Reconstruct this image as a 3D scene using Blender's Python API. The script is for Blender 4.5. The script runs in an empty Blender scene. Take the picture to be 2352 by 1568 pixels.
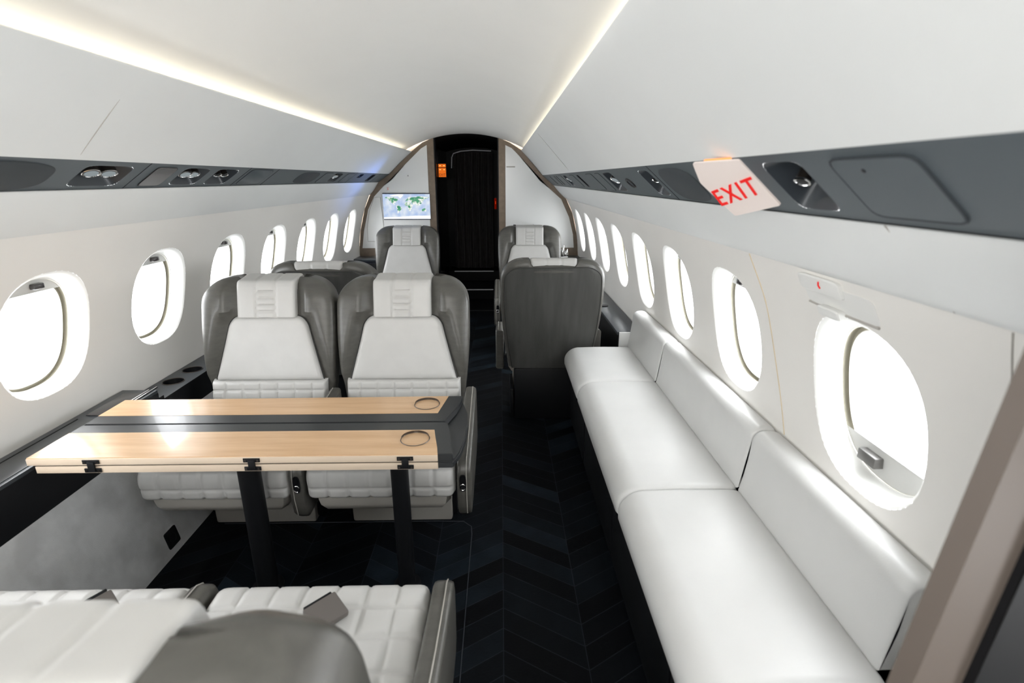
import bpy, bmesh, math, random
from mathutils import Vector, Matrix
random.seed(7)
C = bpy.context.scene.collection
PI = math.pi

# ------------------------------------------------------------------ materials
def nd(nt, t, loc=(0, 0), **kw):
    n = nt.nodes.new(t)
    for k, v in kw.items():
        if k in n.inputs: n.inputs[k].default_value = v
        else: setattr(n, k, v)
    return n

def mat(name, col, rough=.5, metal=0, spec=.5, coat=0, bump=0, bscale=400, mottle=0, mscale=8, sheen=0,
        emit=None, estr=0, trans=0, stretch=None):
    m = bpy.data.materials.new(name); m.use_nodes = True
    nt = m.node_tree; b = nt.nodes['Principled BSDF']
    b.inputs['Base Color'].default_value = (*col, 1)
    b.inputs['Roughness'].default_value = rough
    b.inputs['Metallic'].default_value = metal
    b.inputs['Specular IOR Level'].default_value = spec
    b.inputs['Coat Weight'].default_value = coat
    b.inputs['Coat Roughness'].default_value = .05
    b.inputs['Sheen Weight'].default_value = sheen
    if trans: b.inputs['Transmission Weight'].default_value = trans
    if emit:
        b.inputs['Emission Color'].default_value = (*emit, 1)
        b.inputs['Emission Strength'].default_value = estr
    tc = nd(nt, 'ShaderNodeTexCoord'); src = tc.outputs['Object']
    if stretch:
        mp = nd(nt, 'ShaderNodeMapping'); mp.inputs['Scale'].default_value = stretch
        nt.links.new(src, mp.inputs['Vector']); src = mp.outputs[0]
    if mottle:
        n = nd(nt, 'ShaderNodeTexNoise', Scale=mscale, Detail=4)
        nt.links.new(src, n.inputs['Vector'])
        r = nd(nt, 'ShaderNodeMix', data_type='RGBA')
        r.inputs[6].default_value = (*[c * (1 - mottle) for c in col], 1)
        r.inputs[7].default_value = (*[min(1, c * (1 + mottle)) for c in col], 1)
        mr = nd(nt, 'ShaderNodeMapRange'); mr.inputs[1].default_value = .35; mr.inputs[2].default_value = .65
        nt.links.new(n.outputs[0], mr.inputs[0]); nt.links.new(mr.outputs[0], r.inputs[0])
        nt.links.new(r.outputs[2], b.inputs['Base Color'])
    if bump:
        n = nd(nt, 'ShaderNodeTexNoise', Scale=bscale, Detail=2)
        nt.links.new(src, n.inputs['Vector'])
        bu = nd(nt, 'ShaderNodeBump', Strength=bump, Distance=.001)
        nt.links.new(n.outputs[0], bu.inputs['Height']); nt.links.new(bu.outputs[0], b.inputs['Normal'])
    return m

M_shell = mat('cabin white panel', (.80, .815, .81), .45, mottle=.012, mscale=3)
M_wall = mat('cabin warm white wall with wash tint', (.845, .825, .79), .5, mottle=.012, mscale=3)  # warmer tint partly stands in for a hidden wash light below the crease
M_ceil = mat('ceiling white', (.82, .82, .80), .5, mottle=.01, mscale=3)
M_reveal = mat('window surround white', (.88, .88, .86), .35)
M_cream = mat('cream leather', (.56, .555, .54), .36, bump=.25, bscale=500, mottle=.02, mscale=14)
M_sofa = mat('sofa leather', (.62, .62, .61), .38, bump=.2, bscale=450, mottle=.02, mscale=6)
M_grey = mat('grey leather', (.092, .089, .080), .3, bump=.35, bscale=350, mottle=.10, mscale=30, stretch=(.5, 1, 2))
M_weave = mat('grey woven shell', (.060, .060, .056), .55, bump=.5, bscale=260, mottle=.16, mscale=12, stretch=(2.2, 1, .25))
M_pipe = mat('dark piping', (.03, .03, .028), .5)
M_taupe = mat('taupe leather', (.42, .40, .365), .45, bump=.2)
M_black = mat('black satin', (.006, .0065, .008), .5, spec=.3)
M_blackg = mat('black gloss', (.006, .006, .008), .15, coat=.3)
M_curt = mat('dark curtain', (.020, .016, .013), .8, sheen=.2, mottle=.3, mscale=10)
M_charc = mat('charcoal lacquer', (.030, .036, .043), .32, coat=.1)
M_charw = mat('charcoal table veneer', (.026, .028, .030), .35, coat=.12)
M_rail = mat('slate grey rail', (.075, .092, .103), .5, bump=.25, bscale=900)
M_raild = mat('slate grey grille', (.035, .043, .050), .7, bump=.8, bscale=1400)
M_smoke = mat('smoked screen', (.045, .04, .04), .25, coat=.2)
M_bronze = mat('bronze trim', (.20, .155, .115), .4, metal=.35, mottle=.08, mscale=30)
M_gloss = mat('glossy white laminate', (.86, .87, .86), .18, coat=.5)
M_chrome = mat('chrome', (.75, .75, .75), .12, metal=1)
M_darkm = mat('dark bronze metal', (.10, .085, .075), .3, metal=.9)
M_buck = mat('taupe buckle', (.15, .135, .125), .35, metal=.3)
M_carpw = mat('grey wall carpet', (.62, .625, .63), .95, bump=1, bscale=320, mottle=.14, mscale=9, sheen=.3)
M_plast = mat('white plastic', (.80, .80, .78), .35)
M_red = mat('red print', (.75, .01, .01), .5, emit=(.8, .01, .0), estr=.25)
M_seam = mat('seam shadow', (.42, .40, .37), .7)
M_seamw = mat('warm seam', (.70, .60, .44), .7)
M_bluep = mat('deep blue lacquer', (.012, .018, .04), .3)
M_nose = mat('step edge painted glint', (.55, .55, .56), .5, emit=(.6, .6, .62), estr=.07)  # faint glow stands in for light reflected by step edges and curtain track

def emis(name, col, s):
    m = bpy.data.materials.new(name); m.use_nodes = True; nt = m.node_tree
    nt.nodes.remove(nt.nodes['Principled BSDF'])
    e = nd(nt, 'ShaderNodeEmission', Color=(*col, 1), Strength=s)
    nt.links.new(e.outputs[0], nt.nodes['Material Output'].inputs[0]); return m
M_cove = emis('warm led strip', (1, .86, .66), 9)
M_blue = emis('blue led', (.16, .36, 1), 26)
M_lens = emis('lamp lens', (.75, .85, .88), .32)
M_amber = emis('amber lit sign', (1, .20, .02), .75)
M_redlit = emis('red lit sign', (1, .08, .02), .7)
M_pale = emis('pale panel lit', (.55, .7, 1), 1.0)
M_screen = None

def glass():
    m = bpy.data.materials.new('window glass'); m.use_nodes = True; nt = m.node_tree
    nt.nodes.remove(nt.nodes['Principled BSDF'])
    t = nd(nt, 'ShaderNodeBsdfTransparent', Color=(.98, .99, 1, 1)); g = nd(nt, 'ShaderNodeBsdfGlossy', Roughness=.05)
    x = nd(nt, 'ShaderNodeMixShader'); x.inputs[0].default_value = .05
    nt.links.new(t.outputs[0], x.inputs[1]); nt.links.new(g.outputs[0], x.inputs[2])
    nt.links.new(x.outputs[0], nt.nodes['Material Output'].inputs[0]); return m
M_glass = glass()

def wood():
    m = mat('maple veneer', (.62, .40, .22), .30, coat=.25)
    nt = m.node_tree; b = nt.nodes['Principled BSDF']
    tc = nd(nt, 'ShaderNodeTexCoord'); mp = nd(nt, 'ShaderNodeMapping')
    mp.inputs['Scale'].default_value = (1.2, 14, 14)
    n = nd(nt, 'ShaderNodeTexNoise', Scale=2.2, Detail=6)
    n.inputs['Roughness'].default_value = .65
    r = nd(nt, 'ShaderNodeValToRGB')
    r.color_ramp.elements[0].position = .3; r.color_ramp.elements[0].color = (.56, .34, .18, 1)
    r.color_ramp.elements[1].position = .7; r.color_ramp.elements[1].color = (.70, .48, .29, 1)
    nt.links.new(tc.outputs['Object'], mp.inputs[0]); nt.links.new(mp.outputs[0], n.inputs[0])
    nt.links.new(n.outputs[0], r.inputs[0]); nt.links.new(r.outputs[0], b.inputs['Base Color'])
    return m
M_wood = wood()
M_edge = mat('pale maple edge', (.66, .54, .42), .35, mottle=.06, mscale=6, stretch=(.3, 6, 6))

def chevron():
    m = bpy.data.materials.new('navy chevron hide floor'); m.use_nodes = True; nt = m.node_tree
    b = nt.nodes['Principled BSDF']; L = nt.links.new
    tc = nd(nt, 'ShaderNodeTexCoord'); sp = nd(nt, 'ShaderNodeSeparateXYZ'); L(tc.outputs['Object'], sp.inputs[0])
    def ma(op, a, bb=None, c=None):
        n = nd(nt, 'ShaderNodeMath', operation=op)
        for i, v in enumerate((a, bb, c)):
            if v is None: continue
            if hasattr(v, 'is_linked') or hasattr(v, 'links'): L(v, n.inputs[i])
            else: n.inputs[i].default_value = v
        return n.outputs[0]
    W, p = .26, .085
    x = sp.outputs[0]; y = sp.outputs[1]
    pp = ma('PINGPONG', x, W)
    s = ma('DIVIDE', ma('ADD', y, ma('MULTIPLY', pp, .62)), p)
    idx = ma('FLOOR', s); col = ma('FLOOR', ma('DIVIDE', x, W))
    cb = nd(nt, 'ShaderNodeCombineXYZ'); L(idx, cb.inputs[0]); L(col, cb.inputs[1])
    wn = nd(nt, 'ShaderNodeTexWhiteNoise'); L(cb.outputs[0], wn.inputs[0])
    nz = nd(nt, 'ShaderNodeTexNoise', Scale=9, Detail=5); L(tc.outputs['Object'], nz.inputs[0])
    nz2 = nd(nt, 'ShaderNodeTexNoise', Scale=1.6, Detail=2); L(tc.outputs['Object'], nz2.inputs[0])
    v = ma('MULTIPLY', ma('POWER', wn.outputs[0], 3.5), ma('MULTIPLY', nz.outputs[0], nz2.outputs[0]))
    v = ma('MULTIPLY', v, 3.2)
    fr = ma('FRACT', s); ln = ma('LESS_THAN', ma('MINIMUM', fr, ma('SUBTRACT', 1, fr)), .02)
    fx = ma('FRACT', ma('DIVIDE', x, W)); lx = ma('LESS_THAN', ma('MINIMUM', fx, ma('SUBTRACT', 1, fx)), .006)
    line = ma('MULTIPLY', ma('MAXIMUM', ln, lx), nz.outputs[0])
    mx = nd(nt, 'ShaderNodeMix', data_type='RGBA')
    mx.inputs[6].default_value = (.0015, .002, .003, 1); mx.inputs[7].default_value = (.013, .021, .029, 1)
    L(v, mx.inputs[0])
    m2 = nd(nt, 'ShaderNodeMix', data_type='RGBA'); m2.inputs[7].default_value = (.028, .034, .044, 1)
    L(line, m2.inputs[0]); L(mx.outputs[2], m2.inputs[6]); L(m2.outputs[2], b.inputs['Base Color'])
    b.inputs['Roughness'].default_value = .6; b.inputs['Specular IOR Level'].default_value = .12
    bu = nd(nt, 'ShaderNodeBump', Strength=.3, Distance=.002)
    n3 = nd(nt, 'ShaderNodeTexNoise', Scale=120); L(tc.outputs['Object'], n3.inputs[0]); L(n3.outputs[0], bu.inputs['Height'])
    L(bu.outputs[0], b.inputs['Normal'])
    return m
M_floor = chevron()

# ------------------------------------------------------------------ objects
def obj(name, bm, m, parent=None, smooth=True, angle=40):
    me = bpy.data.meshes.new(name)
    bmesh.ops.recalc_face_normals(bm, faces=bm.faces[:])
    bm.to_mesh(me); bm.free()
    me.materials.append(m)
    if smooth:
        me.polygons.foreach_set('use_smooth', [True] * len(me.polygons))
        try: me.set_sharp_from_angle(angle=math.radians(angle))
        except Exception: pass
    o = bpy.data.objects.new(name, me); C.objects.link(o)
    if parent: o.parent = parent
    return o
def tag(o, label=None, cat=None, group=None, kind=None):
    if label: o['label'] = label
    if cat: o['category'] = cat
    if group: o['group'] = group
    if kind: o['kind'] = kind
    return o
def thing(name, label=None, cat=None, loc=(0, 0, 0), rz=0, group=None, kind=None):
    o = bpy.data.objects.new(name, None); C.objects.link(o)
    o.location = loc; o.rotation_euler = (0, 0, rz); o.empty_display_size = .05
    return tag(o, label, cat, group, kind)
def struct(name, bm, m, **k):
    return tag(obj(name, bm, m, **k), kind='structure')
def dup(root, loc, rz, label, name=None, drop=()):
    r = root.copy(); C.objects.link(r); r.location = loc; r.rotation_euler = (0, 0, rz); r['label'] = label
    for ch in list(root.children):
        if ch.name.split('.')[0] in drop or ch.get('side') in drop: continue
        c = ch.copy(); C.objects.link(c); c.parent = r
        for g in ch.children:
            d = g.copy(); C.objects.link(d); d.parent = c
    return r

# ------------------------------------------------------------------ mesh helpers
def box(bm, x0, x1, y0, y1, z0, z1, r=0, seg=2):
    b2 = bmesh.new()
    v = [b2.verts.new((x, y, z)) for x in (x0, x1) for y in (y0, y1) for z in (z0, z1)]
    for f in ((0, 1, 3, 2), (4, 6, 7, 5), (0, 4, 5, 1), (2, 3, 7, 6), (0, 2, 6, 4), (1, 5, 7, 3)):
        b2.faces.new([v[i] for i in f])
    if r: bmesh.ops.bevel(b2, geom=b2.edges[:], offset=r, segments=seg, profile=.5, affect='EDGES')
    me = bpy.data.meshes.new('t'); b2.to_mesh(me); b2.free(); bm.from_mesh(me); bpy.data.meshes.remove(me)
    return bm
def B(*a, **k): return box(bmesh.new(), *a, **k)
def grid(bm, rows, close_u=False):
    vs = [[bm.verts.new(p) for p in r] for r in rows]
    n = len(rows[0])
    for i in range(len(rows) - 1):
        for j in range(n if close_u else n - 1):
            a, b, c, d = vs[i][j], vs[i][(j + 1) % n], vs[i + 1][(j + 1) % n], vs[i + 1][j]
            try: bm.faces.new((a, b, c, d))
            except ValueError: pass
    return vs
def tube(bm, pts, r, n=10, closed=False, cap=True, r2=None):
    pts = [Vector(p) for p in pts]; rows = []
    prev = None
    for i, p in enumerate(pts):
        if closed: t = pts[(i + 1) % len(pts)] - pts[i - 1]
        else: t = pts[min(i + 1, len(pts) - 1)] - pts[max(i - 1, 0)]
        t.normalize()
        if prev is None:
            up = Vector((0, 0, 1)) if abs(t.z) < .9 else Vector((1, 0, 0))
            a = t.cross(up).normalized()
        else: a = (prev - t * prev.dot(t)).normalized()
        prev = a; b = t.cross(a)
        rr = r if r2 is None else r + (r2 - r) * i / (len(pts) - 1)
        rows.append([p + a * math.cos(2 * PI * k / n) * rr + b * math.sin(2 * PI * k / n) * rr for k in range(n)])
    if closed: rows.append(rows[0])
    vs = grid(bm, rows, True)
    if closed: bmesh.ops.remove_doubles(bm, verts=bm.verts[:], dist=1e-6)
    elif cap:
        bm.faces.new(vs[0]); bm.faces.new(vs[-1])
    return bm
def poly_prism(bm, pts, y0, y1, axis='y'):
    """outline (a,b) extruded along an axis"""
    def P(a, b, c): return {'y': (a, c, b), 'z': (a, b, c), 'x': (c, a, b)}[axis]
    v0 = [bm.verts.new(P(a, b, y0)) for a, b in pts]; v1 = [bm.verts.new(P(a, b, y1)) for a, b in pts]
    n = len(pts)
    bm.faces.new(v0); bm.faces.new(v1[::-1])
    for i in range(n): bm.faces.new((v0[i], v0[(i + 1) % n], v1[(i + 1) % n], v1[i]))
    bmesh.ops.triangulate(bm, faces=[f for f in bm.faces if len(f.verts) > 4])
    return bm
def sup(th, n):
    c, s = math.cos(th), math.sin(th)
    return 1 / (abs(c) ** n + abs(s) ** n) ** (1 / n)
def dirs(a0, a1, b0, b1, ca, cb, ra, rb, N=14):
    out = []
    for k in range(N): out.append((a0 + (a1 - a0) * k / N, b0))
    for k in range(N): out.append((a1, b0 + (b1 - b0) * k / N))
    for k in range(N): out.append((a1 - (a1 - a0) * k / N, b1))
    for k in range(N): out.append((a0, b1 - (b1 - b0) * k / N))
    return out, [math.atan2((b - cb) / rb, (a - ca) / ra) for a, b in out]
def cell(bm, M, a0, a1, b0, b1, hole, N=14, K=5):
    ca, cb, ra, rb, n = hole
    out, th = dirs(a0, a1, b0, b1, ca, cb, ra, rb, N)
    rows = []
    for k in range(K + 1):
        t = (k / K) ** .8
        row = []
        for (a, b), h in zip(out, th):
            s = sup(h, n); ha, hb = ca + ra * s * math.cos(h), cb + rb * s * math.sin(h)
            row.append(M(ha + (a - ha) * t, hb + (b - hb) * t, 0))
        rows.append(row)
    grid(bm, rows, True)
def rings(bm, M, ca, cb, specs, N=64, cap=False):
    rows = []
    for ra, rb, n, d in specs:
        rows.append([M(ca + ra * sup(h, n) * math.cos(h), cb + rb * sup(h, n) * math.sin(h), d) for h in [2 * PI * k / N for k in range(N)]])
    vs = grid(bm, rows, True)
    if cap: bm.faces.new(vs[-1])
    return vs
def spaced(L, r, step):
    a = [0, .03 * r, .1 * r, .22 * r, .4 * r, .65 * r, r]
    n = max(1, int((L - 2 * r) / step))
    return a + [r + (L - 2 * r) * k / n for k in range(1, n)] + [L - v for v in a[::-1]]
def edge(d, r): return 1 if d >= r else math.sqrt(max(0, 1 - (1 - d / r) ** 2))
def lerp_tab(tab, z):
    if z <= tab[0][0]: return tab[0][1]
    for (a, b), (c, d) in zip(tab, tab[1:]):
        if z <= c: return b + (d - b) * (z - a) / (c - a)
    return tab[-1][1]
def smooth(a, b, x):
    t = max(0, min(1, (x - a) / (b - a))); return t * t * (3 - 2 * t)
def cr(tab, z):           # smooth (catmull-rom) lookup
    zs = [t[0] for t in tab]
    if z <= zs[0]: return tab[0][1]
    if z >= zs[-1]: return tab[-1][1]
    i = max(k for k in range(len(zs) - 1) if zs[k] <= z)
    p1, p2 = tab[i], tab[i + 1]; p0 = tab[i - 1] if i else p1; p3 = tab[i + 2] if i + 2 < len(tab) else p2
    t = (z - p1[0]) / (p2[0] - p1[0]); h = p2[0] - p1[0]
    m1 = (p2[1] - p0[1]) / (p2[0] - p0[0]) * h if p2[0] != p0[0] else 0
    m2 = (p3[1] - p1[1]) / (p3[0] - p1[0]) * h if p3[0] != p1[0] else 0
    return (2*t**3-3*t*t+1)*p1[1] + (t**3-2*t*t+t)*m1 + (-2*t**3+3*t*t)*p2[1] + (t**3-t*t)*m2

YB, YA = 5.69, -1.25          # forward bulkhead, aft end
# ------------------------------------------------------------------ cabin shell
WL = [(.50, -1.53), (.69, -1.53), (.891, -1.503), (1.117, -1.44), (1.262, -1.378)]
WR = [(.45, .845), (.63, .838), (.84, .818), (1.069, .765), (1.226, .69)]
PITCH, Y0, ZC = .597, 1.07, .93
def ML(y, z, d): return Vector((cr(WL, z) - d, y, z))
Y0R = 1.10
def MR(y, z, d): return Vector((cr(WR, z) + d, y, z))
HA, HB, HN = .186, .208, 2.45
def yc_of(M, k): return (Y0 if M is ML else (1.042 if k == 0 else Y0R)) + PITCH * k
def build_wall(name, M, zlo, zhi, m, Y0):
    bm = bmesh.new()
    for k in range(-3, 8):
        yc = Y0 + PITCH * k
        cell(bm, M, yc - PITCH / 2, yc + PITCH / 2, zlo, zhi, (yc_of(M, k), ZC, HA, HB, HN))
    for ya, yb in ((YA, Y0 - 3.5 * PITCH), (Y0 + 7.5 * PITCH, YB)):
        zz = [zlo + (zhi - zlo) * i / 14 for i in range(15)]
        grid(bm, [[M(ya, z, 0) for z in zz], [M(yb, z, 0) for z in zz]])
    bmesh.ops.remove_doubles(bm, verts=bm.verts[:], dist=1e-5)
    return struct(name, bm, m, angle=60)
build_wall('wall_left', ML, .50, 1.262, M_wall, Y0)
build_wall('wall_right', MR, .45, 1.226, M_wall, Y0R)

REV = [(0, 0, 0), (.006, .006, .004), (.011, .011, .010), (.015, .015, .022), (.020, .020, .040), (.022, .022, .055)]
def reveal_bm(M, yc):
    bm = bmesh.new()
    rings(bm, M, yc, ZC, [(HA - a, HB - b, HN, d) for a, b, d in REV] +
          [(HA - .026, HB - .026, HN, .056)])
    return bm
M_gap = mat('shaded window gap', (.40, .38, .31), .5)  # darker colour imitates the shade inside the gap around each pane
def gap_bm(M, yc):
    bm = bmesh.new()
    rings(bm, M, yc, ZC, [(HA - .0262, HB - .0262, HN, .0565), (HA - .021, HB - .021, HN, .060), (HA - .021, HB - .021, HN, .078), (HA - .034, HB - .034, HN, .080)]); return bm
def lip_bm(M, yc):
    bm = bmesh.new()
    rings(bm, M, yc, ZC, [(HA - .034, HB - .034, HN, .080), (HA - .033, HB - .033, HN, .070), (HA - .036, HB - .036, HN, .068), (HA - .040, HB - .040, HN, .075), (HA - .042, HB - .042, HN, .11)]); return bm
def cap_shape(M, yc, zcut, d, up=True, rr=.030):
    """region of the window outline above (or below) zcut"""
    ra, rb = HA - rr, HB - rr
    rows = []
    zt = ZC + rb * .999 if up else ZC - rb * .999
    for i in range(13):
        z = zcut + (zt - zcut) * (1 - (1 - i / 12) ** 1.6)
        q = min(1, abs(z - ZC) / rb)
        w = ra * (1 - q ** HN) ** (1 / HN)
        rows.append([M(yc - w + 2 * w * j / 16, z, d) for j in range(17)])
    bm = bmesh.new(); grid(bm, rows); return bm
M_hgrey = mat('handle grey', (.16, .155, .15), .35, metal=.3); M_shade = mat('window shade', (.60, .60, .58), .5)
wn = 0
for side, M, ks in (('left', ML, range(1, 8)), ('right', MR, range(0, 8))):
    for k in ks:
        wn += 1; yc = yc_of(M, k)
        w = thing(f'window_{wn}', loc=(0, 0, 0), kind='structure')
        obj('window_surround', reveal_bm(M, yc), M_reveal, w)
        obj('shade_track', gap_bm(M, yc), M_gap, w); obj('inner_frame', lip_bm(M, yc), M_reveal, w)
        bm = bmesh.new(); rings(bm, M, yc, ZC, [(HA - .038, HB - .038, HN, .095)], cap=True); obj('pane', bm, M_glass, w)
        if side == 'right' and k == 0:
            sh = obj('shade', cap_shape(M, yc, ZC - .108, .0585, False, .0255), M_shade, w)
            zc = ZC - .142; s = -1
            hm = M_hgrey; hs = 1.5; hy = .035
        else:
            sh = obj('shade', cap_shape(M, yc, ZC + .138, .0585, True, .0255), M_shade, w)
            zc = ZC + .160; hm = M_smoke; hs = 1.0; hy = .018
        b2 = bmesh.new(); box(b2, -.009 * hs, .009 * hs, -.020 * hs, .020 * hs, -.009 * hs, .009 * hs, r=.003)
        c = M(yc + hy, zc, .050); bmesh.ops.translate(b2, vec=c, verts=b2.verts[:])
        obj('shade_handle', b2, hm, sh)
# reveals of openings out of the picture keep the light honest
for M, ks in ((ML, (-3, -2, -1, 0)), (MR, (-3, -2, -1))):
    for k in ks:
        o = struct('trim_20', reveal_bm(M, yc_of(M, k)), M_reveal)

def strip(pts, ya=YA, yb=YB, n=1):
    bm = bmesh.new()
    grid(bm, [[(x, ya + (yb - ya) * j / n, z) for x, z in pts] for j in range(n + 1)])
    return bm
def arc(p0, p1, bulge, n=8):
    p0, p1 = Vector(p0), Vector(p1); d = p1 - p0; nrm = Vector((-d.y, d.x)).normalized()
    return [tuple(p0 + d * t + nrm * bulge * 4 * t * (1 - t)) for t in [i / n for i in range(n + 1)]]
# ceiling arch
CX = -.352
def ceil_z(x):
    q = abs(x - CX) / .70
    return 1.862 - .185 * q ** 2 - .018 * q ** 4
cp = [(CX - .685 + 1.37 * i / 40) for i in range(41)]
ceil_pts = [(x, ceil_z(x)) for x in cp]
struct('ceiling', strip(ceil_pts), M_ceil)
# valance panels between cove and rail, with the light gutter behind
vl = [(-1.05, 1.64), (-.975, 1.655), (-.930, 1.680), (-.918, 1.692)] + [(-.914, 1.689)] + arc((-.916, 1.685), (-1.155, 1.470), -.004)
struct('trim_1', strip(vl), M_shell)
vr = [(.345, 1.64), (.27, 1.660), (.23, 1.692), (.217, 1.705)] + [(.213, 1.702)] + arc((.215, 1.698), (.436, 1.458), .004)
struct('trim_2', strip(vr), M_shell)
struct('trim_3', strip([(-1.268, 1.388), (-1.276, 1.392)] + arc((-1.276, 1.388), (-1.372, 1.262), .006) + [(-1.380, 1.2615)]), M_shell)
struct('trim_4', strip([(.548, 1.357), (.556, 1.361)] + arc((.556, 1.357), (.684, 1.226), -.006) + [(.692, 1.2255)]), M_shell)
# closing pieces outside (dark side of the gutters and crown)
struct('trim_5', strip([(-1.05, 1.64), (-1.065, 1.66), (-1.036, ceil_z(-1.036) + .003)]), M_ceil)
struct('trim_6', strip([(.345, 1.64), (.362, 1.66), (.332, ceil_z(.332) + .003)]), M_ceil)
for nm, pts, lab in (('left', [(-1.040, 1.660), (-1.010, 1.657)], 'warm white LED cove strip glowing above the left valance panel'),
                     ('right', [(.336, 1.660), (.300, 1.666)], 'warm white LED cove strip glowing above the right valance panel')):
    tag(obj('cove_light', strip(pts, yb=YB - .25), M_cove), lab, 'cove light')

# floor, dado
struct('floor', strip([(-1.56, 0), (.90, 0)], yb=YB + .03), M_floor)
struct('baseboard_left', strip([(-1.300, 0), (-1.385, .452)]), M_carpw)
struct('trim_7', strip([(-1.385, .452), (-1.54, .50)]), M_black)
struct('baseboard_right', strip([(.80, 0), (.845, .45)]), M_black)
struct('wall_aft', poly_prism(bmesh.new(), [(-1.6, -.02), (.95, -.02), (.95, 1.5), (.4, 1.95), (-1.1, 1.95), (-1.6, 1.5)], YA - .02, YA), M_shell)
# panel joints
def joint(name, pts, r=.0016, m=M_seam): return tag(obj(name, tube(bmesh.new(), pts, r, 6), m), kind='structure')
joint('trim_8', [(-.93, 1.50, 1.680), (-1.153, 1.525, 1.474)], .0012)
joint('trim_9', [(.556, .757, 1.356), (.62, .75, 1.297), (.683, .745, 1.228)], .0018)
def wl_pts(M, y0, z0, y1, z1, n=14, d=.0): return [M(y0 + (y1 - y0) * i / n + .03 * math.sin(PI * i / n), z0 + (z1 - z0) * i / n, d) for i in range(n + 1)]
joint('trim_10', wl_pts(MR, 1.44, 1.222, 1.365, .70), .0022, M_seamw)
joint('trim_11', wl_pts(MR, .66, 1.222, .70, .70), .0018)
joint('trim_12', [(.215, 3.4, 1.70), (.436, 3.4, 1.460)], .001)

# ------------------------------------------------------------------ forward bulkhead
LO = [(-.686, 1.825), (-.80, 1.775), (-.914, 1.692), (-1.152, 1.468), (-1.272, 1.392), (-1.372, 1.263), (-1.440, 1.117), (-1.503, .891), (-1.532, .69), (-1.532, .60), (-.686, .60)]
LI = [(-.755, 1.752), (-.815, 1.718), (-.97, 1.578), (-1.133, 1.411), (-1.22, 1.352), (-1.330, 1.243), (-1.402, 1.110), (-1.464, .891), (-1.495, .708), (-.755, .708)]
RO = [(-.020, 1.825), (.10, 1.775), (.213, 1.705), (.434, 1.457), (.551, 1.361), (.688, 1.227), (.765, 1.069), (.820, .84), (.840, .66), (.840, .60), (-.020, .60)]
RI = [(.050, 1.752), (.114, 1.723), (.181, 1.660), (.41, 1.403), (.52, 1.318), (.640, 1.215), (.728, 1.030), (.776, .85), (.790, .708), (.050, .708)]
def ring_prism(o, i, y0, y1):
    """flat frame between two outlines with the same start and end"""
    bm = bmesh.new()
    def rs(p, n=80):
        L = [0]
        q = p + [p[0]]
        for a, b in zip(q, q[1:]): L.append(L[-1] + math.dist(a, b))
        return q, L
    return bm
for nm, O, I, sgn in (('left', LO, LI, -1), ('right', RO, RI, 1)):
    lab = {'left': 'front left', 'right': 'front right'}[nm]
    t = thing('wall_front_' + nm, kind='structure')
    obj('bronze_frame', poly_prism(bmesh.new(), O, YB, YB + .06), M_bronze, t, smooth=False)
    obj('white_panel', poly_prism(bmesh.new(), I, YB - .006, YB + .002), M_gloss, t, smooth=False)
    # jamb down the doorway
    xj = -.686 if sgn < 0 else -.020
    obj('door_jamb', poly_prism(bmesh.new(), [(xj, 0), (xj + sgn * .02, 0), (xj + sgn * .068, .655), (xj + sgn * .068, .66), (xj, .66)], YB, YB + .06), M_bronze, t, smooth=False)
    bm = bmesh.new()
    xo = -.686 if sgn < 0 else -.02
    box(bm, xo - .0, xo - sgn * .012, YB + .0, YB + .10, 0, 1.82); obj('door_edge', bm, M_black, t)
# removable inspection panel outline on the left white panel
def outline(pts, y, r=.0022): return tube(bmesh.new(), [(a, y, b) for a, b in pts], r, 6, closed=True)
ap = thing('access_panel', 'slim sloping access panel outlined in the white bulkhead beside the map screen', 'panel')
obj('panel_face', poly_prism(bmesh.new(), [(-1.33, 1.235), (-1.265, 1.238), (-1.25, .95), (-1.27, .78), (-1.43, .78), (-1.425, .93), (-1.39, 1.10)], YB - .009, YB - .006), M_gloss, ap, smooth=False)
obj('panel_gap', outline([(-1.33, 1.235), (-1.265, 1.238), (-1.25, .95), (-1.27, .78), (-1.43, .78), (-1.425, .93), (-1.39, 1.10)], YB - .009, .0025), M_seam, ap)
# low black cabinets in front of the bulkhead
for x0, x1, lab in ((-1.535, -.70, 'low black cabinet below the bulkhead behind the front left seat'), (.0, .84, 'low black cabinet below the bulkhead behind the front right seat')):
    t = thing('low_cabinet', lab, 'cabinet', (0, 0, 0))
    obj('carcass', B(x0, x1, 5.45, YB - .008, 0, .60, r=.004), M_bluep, t)
    obj('cabinet_top', B(x0, x1, 5.43, YB - .008, .60, .625, r=.004), M_charc, t)
    xm = (x0 + x1) / 2
    obj('door', B(x0 + .02, xm - .005, 5.438, 5.449, .05, .58, r=.003), M_black, t)
    obj('door', B(xm + .005, x1 - .02, 5.438, 5.449, .05, .58, r=.003), M_black, t)

M_seamd = mat('matte grey line', (.10, .10, .10), .9, spec=.1)
# closing plates behind the bulkhead
for k_, q_ in enumerate(((-2.0, -.686, -.1, 2.2), (-.02, 1.4, -.1, 2.2), (-.70, -.01, 1.87, 2.2))):
    struct(f'trim_{30 + k_}', B(q_[0], q_[1], YB + .061, YB + .075, q_[2], q_[3]), M_bronze)
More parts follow.
